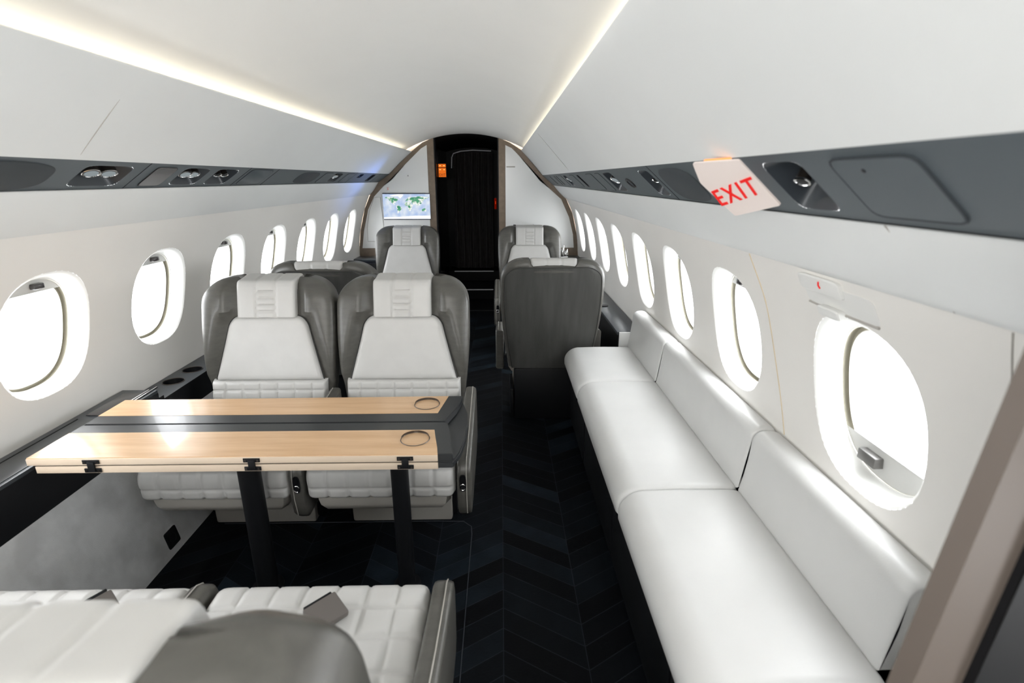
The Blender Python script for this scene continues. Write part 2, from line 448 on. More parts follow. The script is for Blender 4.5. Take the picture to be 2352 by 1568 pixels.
# vestibule beyond
def vest():
    vx0, vx1 = -1.0, .30
    bm = bmesh.new(); grid(bm, [[(-.70, YB + .06, 0), (-.70, YB + .06, 1.9)], [(-.72, 7.3, 0), (-.72, 7.3, 1.9)]]); struct('wall_vestibule_left', bm, M_blackg, smooth=False)
    bm = bmesh.new(); grid(bm, [[(-.015, YB + .06, 0), (-.015, YB + .06, 1.9)], [(-.03, 7.3, 0), (-.03, 7.3, 1.9)]]); struct('wall_vestibule_right', bm, M_black, smooth=False)
    bm = bmesh.new(); pts = [(x_, ceil_z(x_) + .001) for x_ in [-.72 + .73 * i / 16 for i in range(17)]]
    grid(bm, [[(x, YB - .002, z) for x, z in pts], [(x, YB + .5, z - .03) for x, z in pts], [(x, 7.3, z - .05) for x, z in pts]]); struct('ceiling_vestibule', bm, mat('matte black', (.008, .008, .008), .9, spec=.05))
    bm = bmesh.new(); grid(bm, [[(-.75, YB, .001), (.0, YB, .001)], [(-.75, 7.3, .001), (0, 7.3, .001)]]); struct('floor_vestibule', bm, M_black)
    bm = bmesh.new(); grid(bm, [[(-.75, 7.3, 0), (-.75, 7.3, 1.95)], [(0, 7.3, 0), (0, 7.3, 1.95)]]); struct('wall_vestibule_end', bm, M_black)
vest()
for y, z, lab in ((6.32, .12, 'lower black step up to the curtain with a thin metal edge'), (6.90, .25, 'upper black step under the curtain hem with a thin metal edge')):
    t = thing('step', lab, 'step', (0, 0, 0), group=None)
    obj('tread', B(-.70, -.03, y, 7.29, z - .13 + .003, z), M_black, t)
    obj('nosing', B(-.62 if z > .2 else -.55, -.10, y - .006, y, z - .008, z + .003), M_nose, t)
joint('trim_13', [(-.66, YB + .02, .004), (-.04, YB + .02, .004)], .002, M_seamd)
# curtain
rows = []
for i in range(40):
    z = 1.74 - 1.46 * i / 39
    rows.append([(-.60 + .50 * j / 120, 6.98 + .022 * math.sin(j * .62 + .6 * math.sin(i * .14)) + .012 * math.sin(j * .27 + i * .05), z) for j in range(121)])
bm = bmesh.new(); grid(bm, rows)
ct = tag(obj('curtain', bm, M_curt), 'dark brown pleated curtain closing the passage beyond the bulkhead', 'curtain')
bm = tube(bmesh.new(), [(-.62, 6.93, 1.55), (-.612, 6.93, 1.68), (-.59, 6.93, 1.725), (-.50, 6.93, 1.752), (-.35, 6.93, 1.765), (-.12, 6.93, 1.755)], .006, 6)
tag(obj('curtain_track', bm, M_nose), 'thin bright arched track edging the top of the dark curtain', 'curtain track')

# lit exit sign in the vestibule
t = thing('lit_exit_sign', 'small amber lit EXIT sign on the dark passage wall', 'exit sign', (-.655, 6.15, 1.51))
obj('housing', B(-.05, .05, -.0, .02, -.08, .08, r=.004), M_black, t)
def amber_box(z0, z1, nm='lit_face'):
    return obj(nm, B(-.041, .041, -.006, .0, z0, z1, r=.002), M_amber, t)
amber_box(.036, .070); amber_box(-.068, .028)
def text(name, body, size, m, parent, loc, rot, extr=.0006, sx=1, bold=0, space=1):
    cu = bpy.data.curves.new(name, 'FONT'); cu.body = body; cu.size = size; cu.extrude = extr
    cu.align_x = 'CENTER'; cu.align_y = 'CENTER'; cu.offset = bold; cu.space_character = space
    o = bpy.data.objects.new(name, cu); C.objects.link(o)
    bpy.context.view_layer.update()
    me = bpy.data.meshes.new_from_object(o.evaluated_get(bpy.context.evaluated_depsgraph_get()))
    bpy.data.objects.remove(o)
    me.materials.clear(); me.materials.append(m)
    o = bpy.data.objects.new(name, me); C.objects.link(o); o.parent = parent
    o.location = loc
    if isinstance(rot, Matrix): o.rotation_euler = rot.to_euler()
    else: o.rotation_euler = rot
    o.scale = (sx, 1, 1)
    return o
M_redt = mat('dark red lettering', (.30, .005, .0), .5)
text('lettering', 'EXIT', .040, M_redt, t, (0, -.0075, -.046), (PI / 2, 0, 0), sx=.9)
b2 = bmesh.new()
M_bulb = emis('amber bulb', (1, .6, .2), 2)
for q in (-.022, .022):
    for zz in (.052, .010): obj('lamp_dot', B(q - .006, q + .006, -.009, -.006, zz - .003, zz + .003), M_bulb, t)
t = thing('red_sign', 'small red lit sign at the right edge of the dark doorway', 'sign', (-.062, 5.95, 1.16))
obj('housing', B(-.004, .020, 0, .012, -.065, .065, r=.002), M_black, t)
obj('lit_face', B(-.010, .014, -.004, 0, -.058, .058, r=.001), emis('dim red face', (.30, .008, .0), .35), t)
text('lettering', '\u2022\u2022\u2022', .03, M_redlit, t, (.002, -.006, .01), (PI / 2, PI / 2, 0))

# monitor with the world map
mt = thing('wall_monitor', 'flat screen on the white bulkhead showing a pale blue world map', 'monitor', (-.992, YB - .020, 1.143))
W2, H2 = .246, .136
obj('bezel', B(-W2 - .002, W2 + .002, 0, .012, -H2, H2, r=.002), M_bluep, mt)
def screen_mat():
    m = emis('map ocean', (.45, .62, .95), .85); nt = m.node_tree; e = [n for n in nt.nodes if n.type == 'EMISSION'][0]
    tc = nd(nt, 'ShaderNodeTexCoord'); n = nd(nt, 'ShaderNodeTexNoise', Scale=14, Detail=5); r = nd(nt, 'ShaderNodeValToRGB')
    r.color_ramp.elements[0].position = .38; r.color_ramp.elements[0].color = (.50, .64, .92, 1)
    r.color_ramp.elements[1].position = .68; r.color_ramp.elements[1].color = (.85, .92, 1, 1)
    nt.links.new(tc.outputs['Object'], n.inputs[0]); nt.links.new(n.outputs[0], r.inputs[0]); nt.links.new(r.outputs[0], e.inputs[0]); return m
def land_mat():
    m = emis('map land', (.9, .9, .9), .95); nt = m.node_tree; e = [n for n in nt.nodes if n.type == 'EMISSION'][0]
    tc = nd(nt, 'ShaderNodeTexCoord'); n = nd(nt, 'ShaderNodeTexNoise', Scale=22, Detail=3); r = nd(nt, 'ShaderNodeValToRGB')
    r.color_ramp.elements[0].position = .42; r.color_ramp.elements[0].color = (.10, .36, .20, 1)
    r.color_ramp.elements[1].position = .56; r.color_ramp.elements[1].color = (.92, .95, .90, 1)
    nt.links.new(tc.outputs['Object'], n.inputs[0]); nt.links.new(n.outputs[0], r.inputs[0]); nt.links.new(r.outputs[0], e.inputs[0]); return m
scr = obj('screen', B(-W2, W2, -.003, 0, -H2 + .009, H2 - .009), screen_mat(), mt, smooth=False)
LM = land_mat(); M_ice = emis('map ice', (.97, .98, 1), 1.0)
M_green = emis('map forest', (.07, .33, .19), .8)
def geo(pts): return [(lo / 180 * W2, (la / 90) * (H2 - .010)) for lo, la in pts]
conts = [
    [(-165, 62), (-155, 70), (-125, 70), (-95, 68), (-80, 62), (-65, 55), (-58, 50), (-70, 43), (-80, 32), (-82, 26), (-92, 30), (-97, 22), (-90, 16), (-83, 10), (-95, 15), (-108, 24), (-118, 34), (-125, 45), (-135, 58), (-150, 60)],
    [(-78, 8), (-62, 10), (-50, 0), (-36, -6), (-40, -20), (-50, -28), (-60, -38), (-68, -52), (-73, -48), (-71, -20), (-80, -5)],
    [(-16, 14), (-10, 30), (0, 36), (12, 36), (30, 31), (36, 20), (44, 11), (51, 11), (40, -5), (38, -18), (28, -33), (18, -34), (12, -16), (9, 2), (-6, 5)],
    [(-9, 38), (-2, 48), (6, 54), (10, 62), (22, 70), (45, 67), (75, 72), (105, 76), (140, 72), (178, 68), (162, 60), (140, 52), (132, 42), (121, 38), (121, 28), (108, 20), (104, 8), (98, 16), (88, 22), (78, 9), (72, 20), (58, 25), (50, 14), (38, 30), (26, 38), (14, 40), (4, 43)],
    [(114, -22), (130, -13), (142, -12), (152, -26), (148, -38), (136, -34), (116, -34)]]
for c in conts:
    obj('map_continent', poly_prism(bmesh.new(), geo(c), -.0042, -.003), LM, scr, smooth=False)
for c in ([(-76, 2), (-62, 6), (-52, -2), (-50, -10), (-60, -16), (-70, -12)], [(10, 6), (26, 6), (30, -6), (20, -10), (12, -4)],
          [(25, 56), (40, 66), (95, 68), (135, 64), (130, 56), (60, 58)], [(-130, 64), (-100, 62), (-80, 52), (-68, 50), (-75, 46), (-90, 38), (-84, 50), (-120, 58)], [(98, 26), (112, 30), (118, 24), (106, 18)]):
    obj('map_forest', poly_prism(bmesh.new(), geo(c), -.0052, -.0042), M_green, scr, smooth=False)
obj('map_ice', poly_prism(bmesh.new(), geo([(-180, -90), (180, -90), (180, -66), (60, -66), (-50, -74), (-180, -78)]), -.0042, -.003), M_ice, scr, smooth=False)
obj('map_ice', poly_prism(bmesh.new(), geo([(-130, 80), (-60, 90), (-20, 88), (-30, 72), (-45, 60), (-60, 74), (-110, 74)]), -.0042, -.003), M_ice, scr, smooth=False)
t = thing('placard', 'tiny white placard with red symbols above the corner of the map screen', 'sign', (-1.175, YB - .007, 1.322))
obj('plate', B(-.02, .02, -.002, .0, -.019, .019, r=.001), M_plast, t)
b2 = bmesh.new()
for zz in (.007, -.007):
    poly_prism(b2, [(-.007, zz - .005), (.003, zz), (-.007, zz + .005)], -.003, -.002)
obj('red_symbol', b2, M_red, t, smooth=False)
tag(obj('hook', tube(bmesh.new(), [(-.96, YB - .006, 1.452), (-.96, YB - .022, 1.452), (-.96, YB - .026, 1.458)], .006, 10), M_chrome), 'tiny bright coat hook on the white bulkhead above the map screen', 'hook')
t = thing('slot_handle', 'thin grey recessed pull at the top of the right bulkhead panel', 'handle', (0, 0, 0))
obj('pull_bar', B(.06, .15, YB - .016, YB - .006, 1.535, 1.545, r=.003), M_seam, t)
t = thing('chrome_rail', 'short chrome rail with a clip above the front right headrest', 'rail', (0, 0, 0))
obj('rail_bar', tube(bmesh.new(), [(.14, 5.60, .955), (.14, 5.56, .958), (.155, 5.545, .958), (.33, 5.545, .958), (.345, 5.56, .958), (.345, YB - .008, .955)], .007, 8), M_chrome, t)
obj('clip', B(.13, .155, 5.53, 5.57, .945, .965, r=.003), M_black, t)
# glass ornaments
for x, z, h, lab in ((.645, 5.50, .12, 'taller clear glass pointed ornament on the front right cabinet'), (.685, 5.52, .08, 'shorter clear glass pointed ornament beside the taller one')):
    t = thing('glass_ornament', lab, 'ornament', (x, z, .626))
    bm = bmesh.new(); rows = []
    for i in range(12):
        q = i / 11; r = .020 * (1 - q) ** .8 * (1 + .5 * math.sin(q * PI)) + .001
        rows.append([(r * math.cos(a) * 1.2 + .018 * q * q, r * .6 * math.sin(a), .010 + h * q) for a in [2 * PI * k / 14 for k in range(14)]])
    vs = grid(bm, rows, True); bm.faces.new(vs[0]); bm.faces.new(vs[-1]); obj('blade', bm, M_chrome, t)
    obj('foot', B(-.022, .022, -.014, .014, 0, .011, r=.003), M_plast, t)

# ------------------------------------------------------------------ service rails
def rail_map(A, Bp, inward):
    A, Bp = Vector(A), Vector(Bp); d = (Bp - A); L = d.length
    n = Vector((-d.y, d.x)).normalized()
    if (n.x > 0) != (inward > 0): n = -n
    def M(y, t, dep):     # t 0 (top) .. 1 (bottom); dep > 0 goes out of the cabin
        p = A + d * t - n * dep
        return Vector((p.x, y, p.y))
    return M, L
def rail(side, A, Bp, inward, items, label):
    M, L = rail_map(A, Bp, inward)
    root = thing('service_rail', label, 'service rail')
    its = sorted(items, key=lambda q: q[1])
    bm = bmesh.new(); y = YA
    def plain(a, b):
        grid(bm, [[M(a, i / 6, 0) for i in range(7)], [M(b, i / 6, 0) for i in range(7)]])
    for it in its:
        kind, ya, yb = it[:3]
        if kind not in ('light', 'nozzle', 'slot'): continue
        plain(y, ya - .012)
        t0, t1 = it[3] if len(it) > 3 else (.14, .86)
        yc, tc = (ya + yb) / 2, (t0 + t1) / 2
        cell(bm, M, ya - .012, yb + .012, 0, 1, (yc, tc, (yb - ya) / 2, (t1 - t0) / 2, 7), N=16, K=2)
        y = yb + .012
    plain(y, YB)
    bmesh.ops.remove_doubles(bm, verts=bm.verts[:], dist=1e-5)
    obj('rail_panel', bm, M_rail, root)
    bm = bmesh.new(); tube(bm, [M(YA, 1.0, .002), M(YB, 1.0, .002)], .003, 6); obj('lower_edge', bm, M_black, root)
    for it in its:
        kind, ya, yb = it[:3]; t0, t1 = it[3] if len(it) > 3 else (.14, .86)
        yc, tc, ra, rb = (ya + yb) / 2, (t0 + t1) / 2, (yb - ya) / 2, (t1 - t0) / 2
        if kind in ('light', 'nozzle', 'slot'):
            bm = bmesh.new()
            dp = .045 if kind != 'slot' else .02
            rings(bm, M, yc, tc, [(ra, rb, 7, 0), (ra * .97, rb * .97, 7, .002), (ra * .55, rb * .55, 6, dp)], cap=True)
            rc = obj('recess', bm, M_charc if kind != 'slot' else M_black, root)
            if kind == 'slot': continue
            offs = it[4] if len(it) > 4 else [0]
            for o_ in offs:
                c = M(yc + o_ * ra, tc - .05, .022)
                ax = (M(yc, tc, -1) - M(yc, tc, 0)).normalized()
                ax = (ax + Vector((0, -.35, -.55))).normalized()
                rad = (.024 if kind == 'light' else .015)
                if yb - ya < .13: rad *= .8
                bm = tube(bmesh.new(), [c - ax * .02, c, c + ax * .014, c + ax * .016], rad, 20)
                lp = obj('reading_lamp' if kind == 'light' else 'air_nozzle', bm, M_darkm, rc)
                bm = bmesh.new(); u = ax.cross(Vector((0, 0, 1))).normalized(); v = ax.cross(u)
                bm.faces.new([bm.verts.new(c + ax * .0175 + (u * math.cos(q) + v * math.sin(q)) * rad * .78) for q in [2 * PI * k / 20 for k in range(20)]])
                if kind == 'light': obj('lens', bm, M_lens, rc)
                else: obj('nozzle_face', bm, M_black, rc)
                tube_pts = [c + ax * .016 + (u * math.cos(q) + v * math.sin(q)) * rad for q in [2 * PI * k / 20 for k in range(20)]]
                obj('lamp_ring', tube(bmesh.new(), tube_pts, .0018, 5, closed=True), M_chrome, rc)
        elif kind == 'speaker':
            bm = bmesh.new(); rings(bm, M, yc, tc, [(ra, rb, 3.2, -.0005), (ra * .985, rb * .97, 3.2, -.002)], cap=True); obj('speaker_grille', bm, M_raild, root)
        elif kind in ('screen', 'hatch', 'plate'):
            bm = bmesh.new(); rings(bm, M, yc, tc, [(ra, rb, 9, -.0003), (ra * .98, rb * .96, 9, -.0025)], cap=True)
            p = obj({'screen': 'display_panel', 'hatch': 'access_hatch', 'plate': 'cover_plate'}[kind], bm, {'screen': M_smoke, 'hatch': M_rail, 'plate': M_rail}[kind], root)
            pts = [M(yc + ra * sup(h, 9) * math.cos(h), tc + rb * sup(h, 9) * math.sin(h), -.001) for h in [2 * PI * k / 72 for k in range(72)]]
            obj('groove', tube(bmesh.new(), pts, .0022 if kind == 'hatch' else .0012, 5, closed=True), M_black if kind == 'screen' else M_raild, p)
            if kind == 'hatch':
                c = M(yc + ra * .25, tc - rb * .62, -.002); ax = (M(yc, tc, -1) - M(yc, tc, 0)).normalized()
                obj('latch_hole', tube(bmesh.new(), [c, c + ax * .001], .0035, 10), M_black, p)
        elif kind == 'seam':
            obj('panel_joint', tube(bmesh.new(), [M(ya, 0, 0), M(ya, 1, 0)], .0012, 5), M_black, root)
        elif kind == 'button':
            bm = bmesh.new(); rings(bm, M, yc, tc, [(ra, rb, 2.2, 0), (ra * .9, rb * .9, 2.2, -.004), (ra * .7, rb * .7, 2.2, -.004), (ra * .6, rb * .6, 2.2, .002)], cap=True); obj('call_button', bm, M_black, root)
    return M
ML_r = rail('left', (-1.155, 1.470), (-1.272, 1.390), 1, [
    ('speaker', 1.02, 1.50, (.10, 1.0)), ('light', 1.585, 1.79, (.16, .88), [-.35, .35]), ('seam', 1.845, 1.845),
    ('screen', 1.90, 2.02, (.14, .90)), ('light', 2.07, 2.25, (.14, .88), [-.3, .3]), ('nozzle', 2.31, 2.49, (.14, .88), [-.3, .35]),
    ('seam', 2.57, 2.57), ('plate', 2.60, 2.84, (.08, .92)), ('seam', 2.89, 2.89), ('speaker', 3.27, 3.62, (.12, .92)),
    ('plate', 3.70, 3.86, (.12, .92)), ('light', 3.93, 4.12, (.14, .88), [0]), ('plate', 4.22, 4.42, (.12, .92)), ('seam', 4.45, 4.45),
    ('slot', 4.60, 4.72, (.14, .5)), ('slot', 5.02, 5.16), ('seam', 5.3, 5.3)],
    'long dark slate service rail with lamps and speakers along the left wall')
MR_r = rail('right', (.436, 1.458), (.550, 1.359), -1, [
    ('hatch', .590, .750, (.12, .88)), ('nozzle', .825, .945, (.12, .88), [0]), ('speaker', 1.33, 1.60, (.10, .95)), ('seam', 1.64, 1.64),
    ('nozzle', 1.68, 1.80, (.12, .88), [-.2]), ('button', 2.02, 2.10, (.35, .70)), ('light', 2.25, 2.43, (.12, .88), [0]), ('plate', 2.50, 2.62, (.12, .9)),
    ('plate', 2.72, 2.90, (.12, .9)), ('slot', 3.20, 3.28, (.15, .85)), ('plate', 3.42, 3.60), ('light', 3.82, 3.98, (.14, .86), [0]), ('plate', 4.1, 4.3),
    ('slot', 4.45, 4.50), ('slot', 4.62, 4.67), ('slot', 5.00, 5.05)],
    'long dark slate service rail above the sofa along the right wall')
# blue at the left rail's forward end comes from a spot added under light
# EXIT placard on right rail
t = thing('exit_placard', 'translucent white plate with red EXIT letters hanging on the right service rail', 'exit sign')
S_ = Vector((.755, 0, -.656)); E_ = Vector((.0256, -.133, .0294)).normalized(); N_ = S_.cross(E_).normalized()
if N_.y > 0: N_ = -N_
shape = [Vector(p) for p in ((.3907, 1.1112, 1.4505), (.4374, 1.0007, 1.4528), (.5291, 1.0036, 1.3721), (.5025, 1.135, 1.3441), (.4218, 1.1406, 1.4121))]
shape2 = []
for i, p in enumerate(shape):     # small rounded corners
    q = shape[i - 1]; r = shape[(i + 1) % len(shape)]
    e1 = p + (q - p).normalized() * .005; e2 = p + (r - p).normalized() * .005
    for q_ in (0, .5, 1): shape2.append(e1 * (1 - q_) ** 2 + p * 2 * q_ * (1 - q_) + e2 * q_ * q_)
bm = bmesh.new()
v0 = [bm.verts.new(p) for p in shape2]; v1 = [bm.verts.new(p - N_ * .004) for p in shape2]
bm.faces.new(v0); bm.faces.new(v1[::-1])
for i in range(len(v0)): bm.faces.new((v0[i], v0[(i + 1) % len(v0)], v1[(i + 1) % len(v0)], v1[i]))
M_acr = mat('backlit acrylic', (.78, .70, .66), .3, emit=(1, .80, .72), estr=.10)
obj('plate', bm, M_acr, t, smooth=False)
tx = text('lettering', 'EXIT', .05, M_red, t, (0, 0, 0), (0, 0, 0), bold=.0004, space=1.22)
xs = [v.co.x for v in tx.data.vertices]; ys = [v.co.y for v in tx.data.vertices]
bl, tl, tr = [Vector(p) for p in ((.4751, 1.1411, 1.3656), (.4447, 1.1323, 1.3954), (.4665, 1.0081, 1.4247))]
for v in tx.data.vertices:
    a = (v.co.x - min(xs)) / (max(xs) - min(xs)); b = (v.co.y - min(ys)) / (max(ys) - min(ys))
    v.co = bl + (tr - tl) * a + (tl - bl) * b + N_ * (.0012 + v.co.z)
la = shape[0] * .8 + shape[1] * .2; lb = shape[0] * .25 + shape[1] * .75
obj('lamp_bar', tube(bmesh.new(), [la + S_ * .004 - N_ * .009, lb + S_ * .004 - N_ * .009], .003, 8), emis('orange sign lamp', (1, .36, .12), 1.6), t)

# emergency door handle
t = thing('door_latch_cover', 'white release handle with a red arrow above the nearest right window', 'handle')
def wp(y, z, d): return MR(y, z, d)
def slab(y0, y1, z0, z1, th, lift=0, r=.15, n=10):
    bm = bmesh.new(); rings(bm, lambda a, b_, d: wp(a, b_, d), (y0 + y1) / 2, (z0 + z1) / 2,
        [((y1 - y0) / 2, (z1 - z0) / 2, 8, -lift), ((y1 - y0) / 2, (z1 - z0) / 2, 8, -lift - th * .8), ((y1 - y0) / 2 - .003, (z1 - z0) / 2 - .003, 8, -lift - th)], cap=True); return bm
obj('cover_plate', slab(1.035, 1.185, 1.178, 1.216, .012), M_plast, t)
obj('back_plate', slab(.945, 1.185, 1.145, 1.200, .003), M_plast, t)
obj('grip', slab(1.05, 1.125, 1.128, 1.152, .020, .003), M_plast, t)
obj('recess_shadow', tube(bmesh.new(), [wp(.95, 1.144, -.003), wp(1.05, 1.144, -.003)], .003, 6), M_seam, t)
obj('recess_shadow', tube(bmesh.new(), [wp(1.125, 1.144, -.003), wp(1.185, 1.146, -.003)], .0025, 6), M_seam, t)
obj('red_arrow', tube(bmesh.new(), [wp(1.098, 1.207, -.0135), wp(1.103, 1.199, -.0135), wp(1.100, 1.192, -.0135)], .0016, 6), M_red, t)

# ------------------------------------------------------------------ side ledges
def ledge_left():
    t = thing('side_ledge', 'dark charcoal ledge with cup holders running below the left windows', 'ledge')
    xi, xo = -1.388, -1.528
    F_ = lambda z: (lambda x, y, d: Vector((x, y, z - d)))
    yA, yB_ = 2.00, 5.42; zf = .56
    cups = [(-1.462, 2.185), (-1.462, 2.335)]
    bm = bmesh.new(); M = F_(zf)
    grid(bm, [[M(xo, yA, 0), M(xi, yA, 0)], [M(xo, 2.11, 0), M(xi, 2.11, 0)]])
    for cx, cy in cups: cell(bm, M, xo, xi, cy - .075, cy + .075, (cx, cy, .042, .042, 2), N=10, K=2)
    grid(bm, [[M(xo, 2.41, 0), M(xi, 2.41, 0)], [M(xo, yB_, 0), M(xi, yB_, 0)]])
    bmesh.ops.remove_doubles(bm, verts=bm.verts[:], dist=1e-5)
    obj('ledge_top', bm, M_charc, t, smooth=False)
    for cx, cy in cups:
        bm = bmesh.new(); rings(bm, M, cx, cy, [(.042, .042, 2, 0), (.040, .040, 2, .07)], 32, cap=True); cu = obj('cup_holder', bm, M_black, t)
        obj('cup_rim', tube(bmesh.new(), [M(cx + .043 * math.cos(q), cy + .043 * math.sin(q), -.0005) for q in [2 * PI * k / 32 for k in range(32)]], .0022, 6, closed=True), M_darkm, cu)
    obj('ledge_front', strip([(xi, zf), (xi + .001, zf - .04), (-1.386, .452)], yA, yB_), M_black, t)
    # raised near section
    zr = .61
    obj('raised_box', B(xo, xi, YA + .02, 1.97, .46, zr, r=.004), M_charc, t)
    obj('front_face', B(xi, xi + .003, YA + .02, 1.965, .452, zr - .012), M_black, t)
    obj('end_face', B(xo, xi, 1.968, 2.0, .46, zf + .015, r=.002), M_black, t)
    for ya, yb in ((.2, 1.70), (1.73, 1.93)):
        l = obj('table_lid', B(xo + .035, xi - .012, ya, yb, zr, zr + .0025, r=.001), M_charw if ya < 1 else M_smoke, t)
    obj('lid_groove', B(xo + .028, xo + .031, .2, 1.70, zr - .001, zr + .0022), M_black, t)
    obj('slide_track', B(xi - .030, xi - .024, 1.76, 1.96, zr, zr + .006, r=.001), M_chrome, t)
    obj('slide_track', B(xi - .016, xi - .012, 1.72, 1.99, zr, zr + .006, r=.001), M_chrome, t)
ledge_left()
t = thing('side_ledge', 'charcoal ledge below the right windows beyond the far end of the sofa', 'ledge')
obj('ledge_top', B(.69, .835, 2.96, 5.42, .53, .55, r=.003), M_charc, t)
obj('ledge_front', B(.70, .72, 2.97, 5.42, 0, .53), M_black, t)
obj('end_panel', B(.70, .835, 2.945, 2.96, .30, .55, r=.003), M_gloss, t)
obj('cup_holder', tube(bmesh.new(), [(.735, 3.62, .551), (.735, 3.62, .556)], .03, 20), M_black, t)
# power outlet
t = thing('power_outlet', 'small black square power outlet low on the grey left side panel', 'outlet')
def dd(y, z, d): return Vector((-1.300 - .085 * z / .452 + d, y, z))
b2 = bmesh.new(); rings(b2, lambda a, c, d: dd(a, c, -d), 1.762, .065, [(.035, .035, 12, 0), (.035, .035, 12, -.003), (.033, .033, 12, -.004)], cap=True); obj('face_plate', b2, M_black, t)
b2 = bmesh.new(); rings(b2, lambda a, c, d: dd(a, c, -d), 1.762, .065, [(.018, .018, 2, -.0045), (.017, .017, 2, -.002)], 20, cap=True); obj('socket_face', b2, M_charc, t)

# ------------------------------------------------------------------ seats
def yf(z): return .165 + .135 * (z - .45) / .55
WT = [(.34, .245), (.45, .262), (.55, .274), (.66, .285), (.78, .290), (.90, .288)]
def shell_w(z):
    zt, r = 1.0, .115
    w = cr(WT, min(z, .90)) if z <= .9 else .288
    if z > zt - r:
        q = (z - (zt - r)) / r
        w = w - r + r * math.sqrt(max(0, 1 - q ** 2.3)) 
    return w
def panel_base(z): return .249 if z < .575 else (.165 + .070 * ((.845 - z) / .27) ** 1.1 if z < .845 else .13)
def seat_shell():
    zs = [.34, .345, .36, .40, .45, .5, .55, .6, .65, .7, .75, .8, .84, .87, .89] + [.89 + .11 * math.sin(PI / 2 * k / 12) for k in range(1, 13)]
    rows = []
    for i, z in enumerate(zs):
        w = shell_w(min(z, .9995)); T = .125 - .02 * smooth(.5, 1, z)
        if z > .95: T *= math.sqrt(max(.02, 1 - ((z - .95) / .0515) ** 2)) * .5 + .5
        if i == 0: w *= .96; T *= .8
        yc = yf(z) + (.125 - .02 * smooth(.5, 1, z)) / 2
        row = []
        for k in range(96):
            a = 2 * PI * k / 96; c, s = math.cos(a), math.sin(a)
            x = w * math.copysign(abs(c) ** (2 / 4.5), c); y = yc + T / 2 * math.copysign(abs(s) ** (2 / 3.6), s)
            q = abs(x) / w
            if s < 0: pw = max(.130, panel_base(z)); y -= .046 * smooth(pw - .006, pw + .06, abs(x)) * smooth(.36, .55, z) * (1 - smooth(.93, 1.02, z) * .7)
            else: y += .012 * (1 - q * q)
            row.append((x, y, z + (.012 * (1 - (x / .29) ** 2) - .034 * (1 - smooth(.118, .134, abs(x)))) * smooth(.9, 1, z)))
        rows.append(row)
    bm = bmesh.new(); vs = grid(bm, rows, True); bm.faces.new(vs[0]); bm.faces.new(vs[-1]); return bm
def back_cover():
    zs = [.345, .36, .40, .45, .5, .55, .6, .65, .7, .75, .8, .84, .87, .89] + [.89 + .075 * math.sin(PI / 2 * k / 8) for k in range(1, 9)]
    rows = []; edgeL = []; edgeR = []
    for z in zs:
        zz = .89 + (z - .89) * .11 / .078 if z > .89 else z
        w = shell_w(min(zz, .998)) - .022
        T = .125 - .02 * smooth(.5, 1, z)
        row = []
        for j in range(25):
            a = -1 + 2 * j / 24; x = a * w
            d = (1 - abs(a)) * w; lift = .006 * edge(min(d, .012), .012) - .004
            row.append((x, yf(z) + T + .012 * (1 - (x / .3) ** 2) + lift, z))
        rows.append(row); edgeL.append(row[0]); edgeR.append(row[-1])
    bm = bmesh.new(); grid(bm, rows); return bm, edgeL + rows[-1][1:-1] + edgeR[::-1]
def pad_back(z0, z1, wf, T, r, step, groove=None, yoff=0):
    L = z1 - z0; sz = spaced(L, min(r, L / 3), step)
    rows = []
    for s in sz:
        z = z0 + s; w = wf(z); row = []
        for xx in spaced(2 * w, min(r, w / 3), step):
            x = xx - w; d = min(s, L - s, w - abs(x)); dx = w - abs(x)
            h = T * edge(dx, r) * edge(min(s, L - s), r)
            if groove: h -= groove(x, z) * min(1, d / .01)
            row.append((x, yf(z) + yoff - h, z))
        rows.append(row)
    n = min(len(r_) for r_ in rows)
    rows = [r_ if len(r_) == n else [r_[round(i * (len(r_) - 1) / (n - 1))] for i in range(n)] for r_ in rows]
    bm = bmesh.new(); grid(bm, rows); return bm
def gl(v, w=.006): return math.exp(-(v / w) ** 2)
def quilt(step_x, step_y, amp, offx=0, offy=0, w=.005):
    def g(x, s):
        a = (x - offx + step_x / 2) % step_x - step_x / 2; b = (s - offy + step_y / 2) % step_y - step_y / 2
        return amp * max(gl(a, w), gl(b, w)) + amp * .35 * (1 - math.cos(PI * min(1, abs(a) / step_x * 2)) * 1) * 0
    return g
def ladder(x, z):
    g = 0
    for q in (-.040, .040): g = max(g, gl(x - q, .0045))
    if abs(x) < .041:
        for q in (.872, .900, .928, .956): g = max(g, gl(z - q, .004))
    return .0070 * g
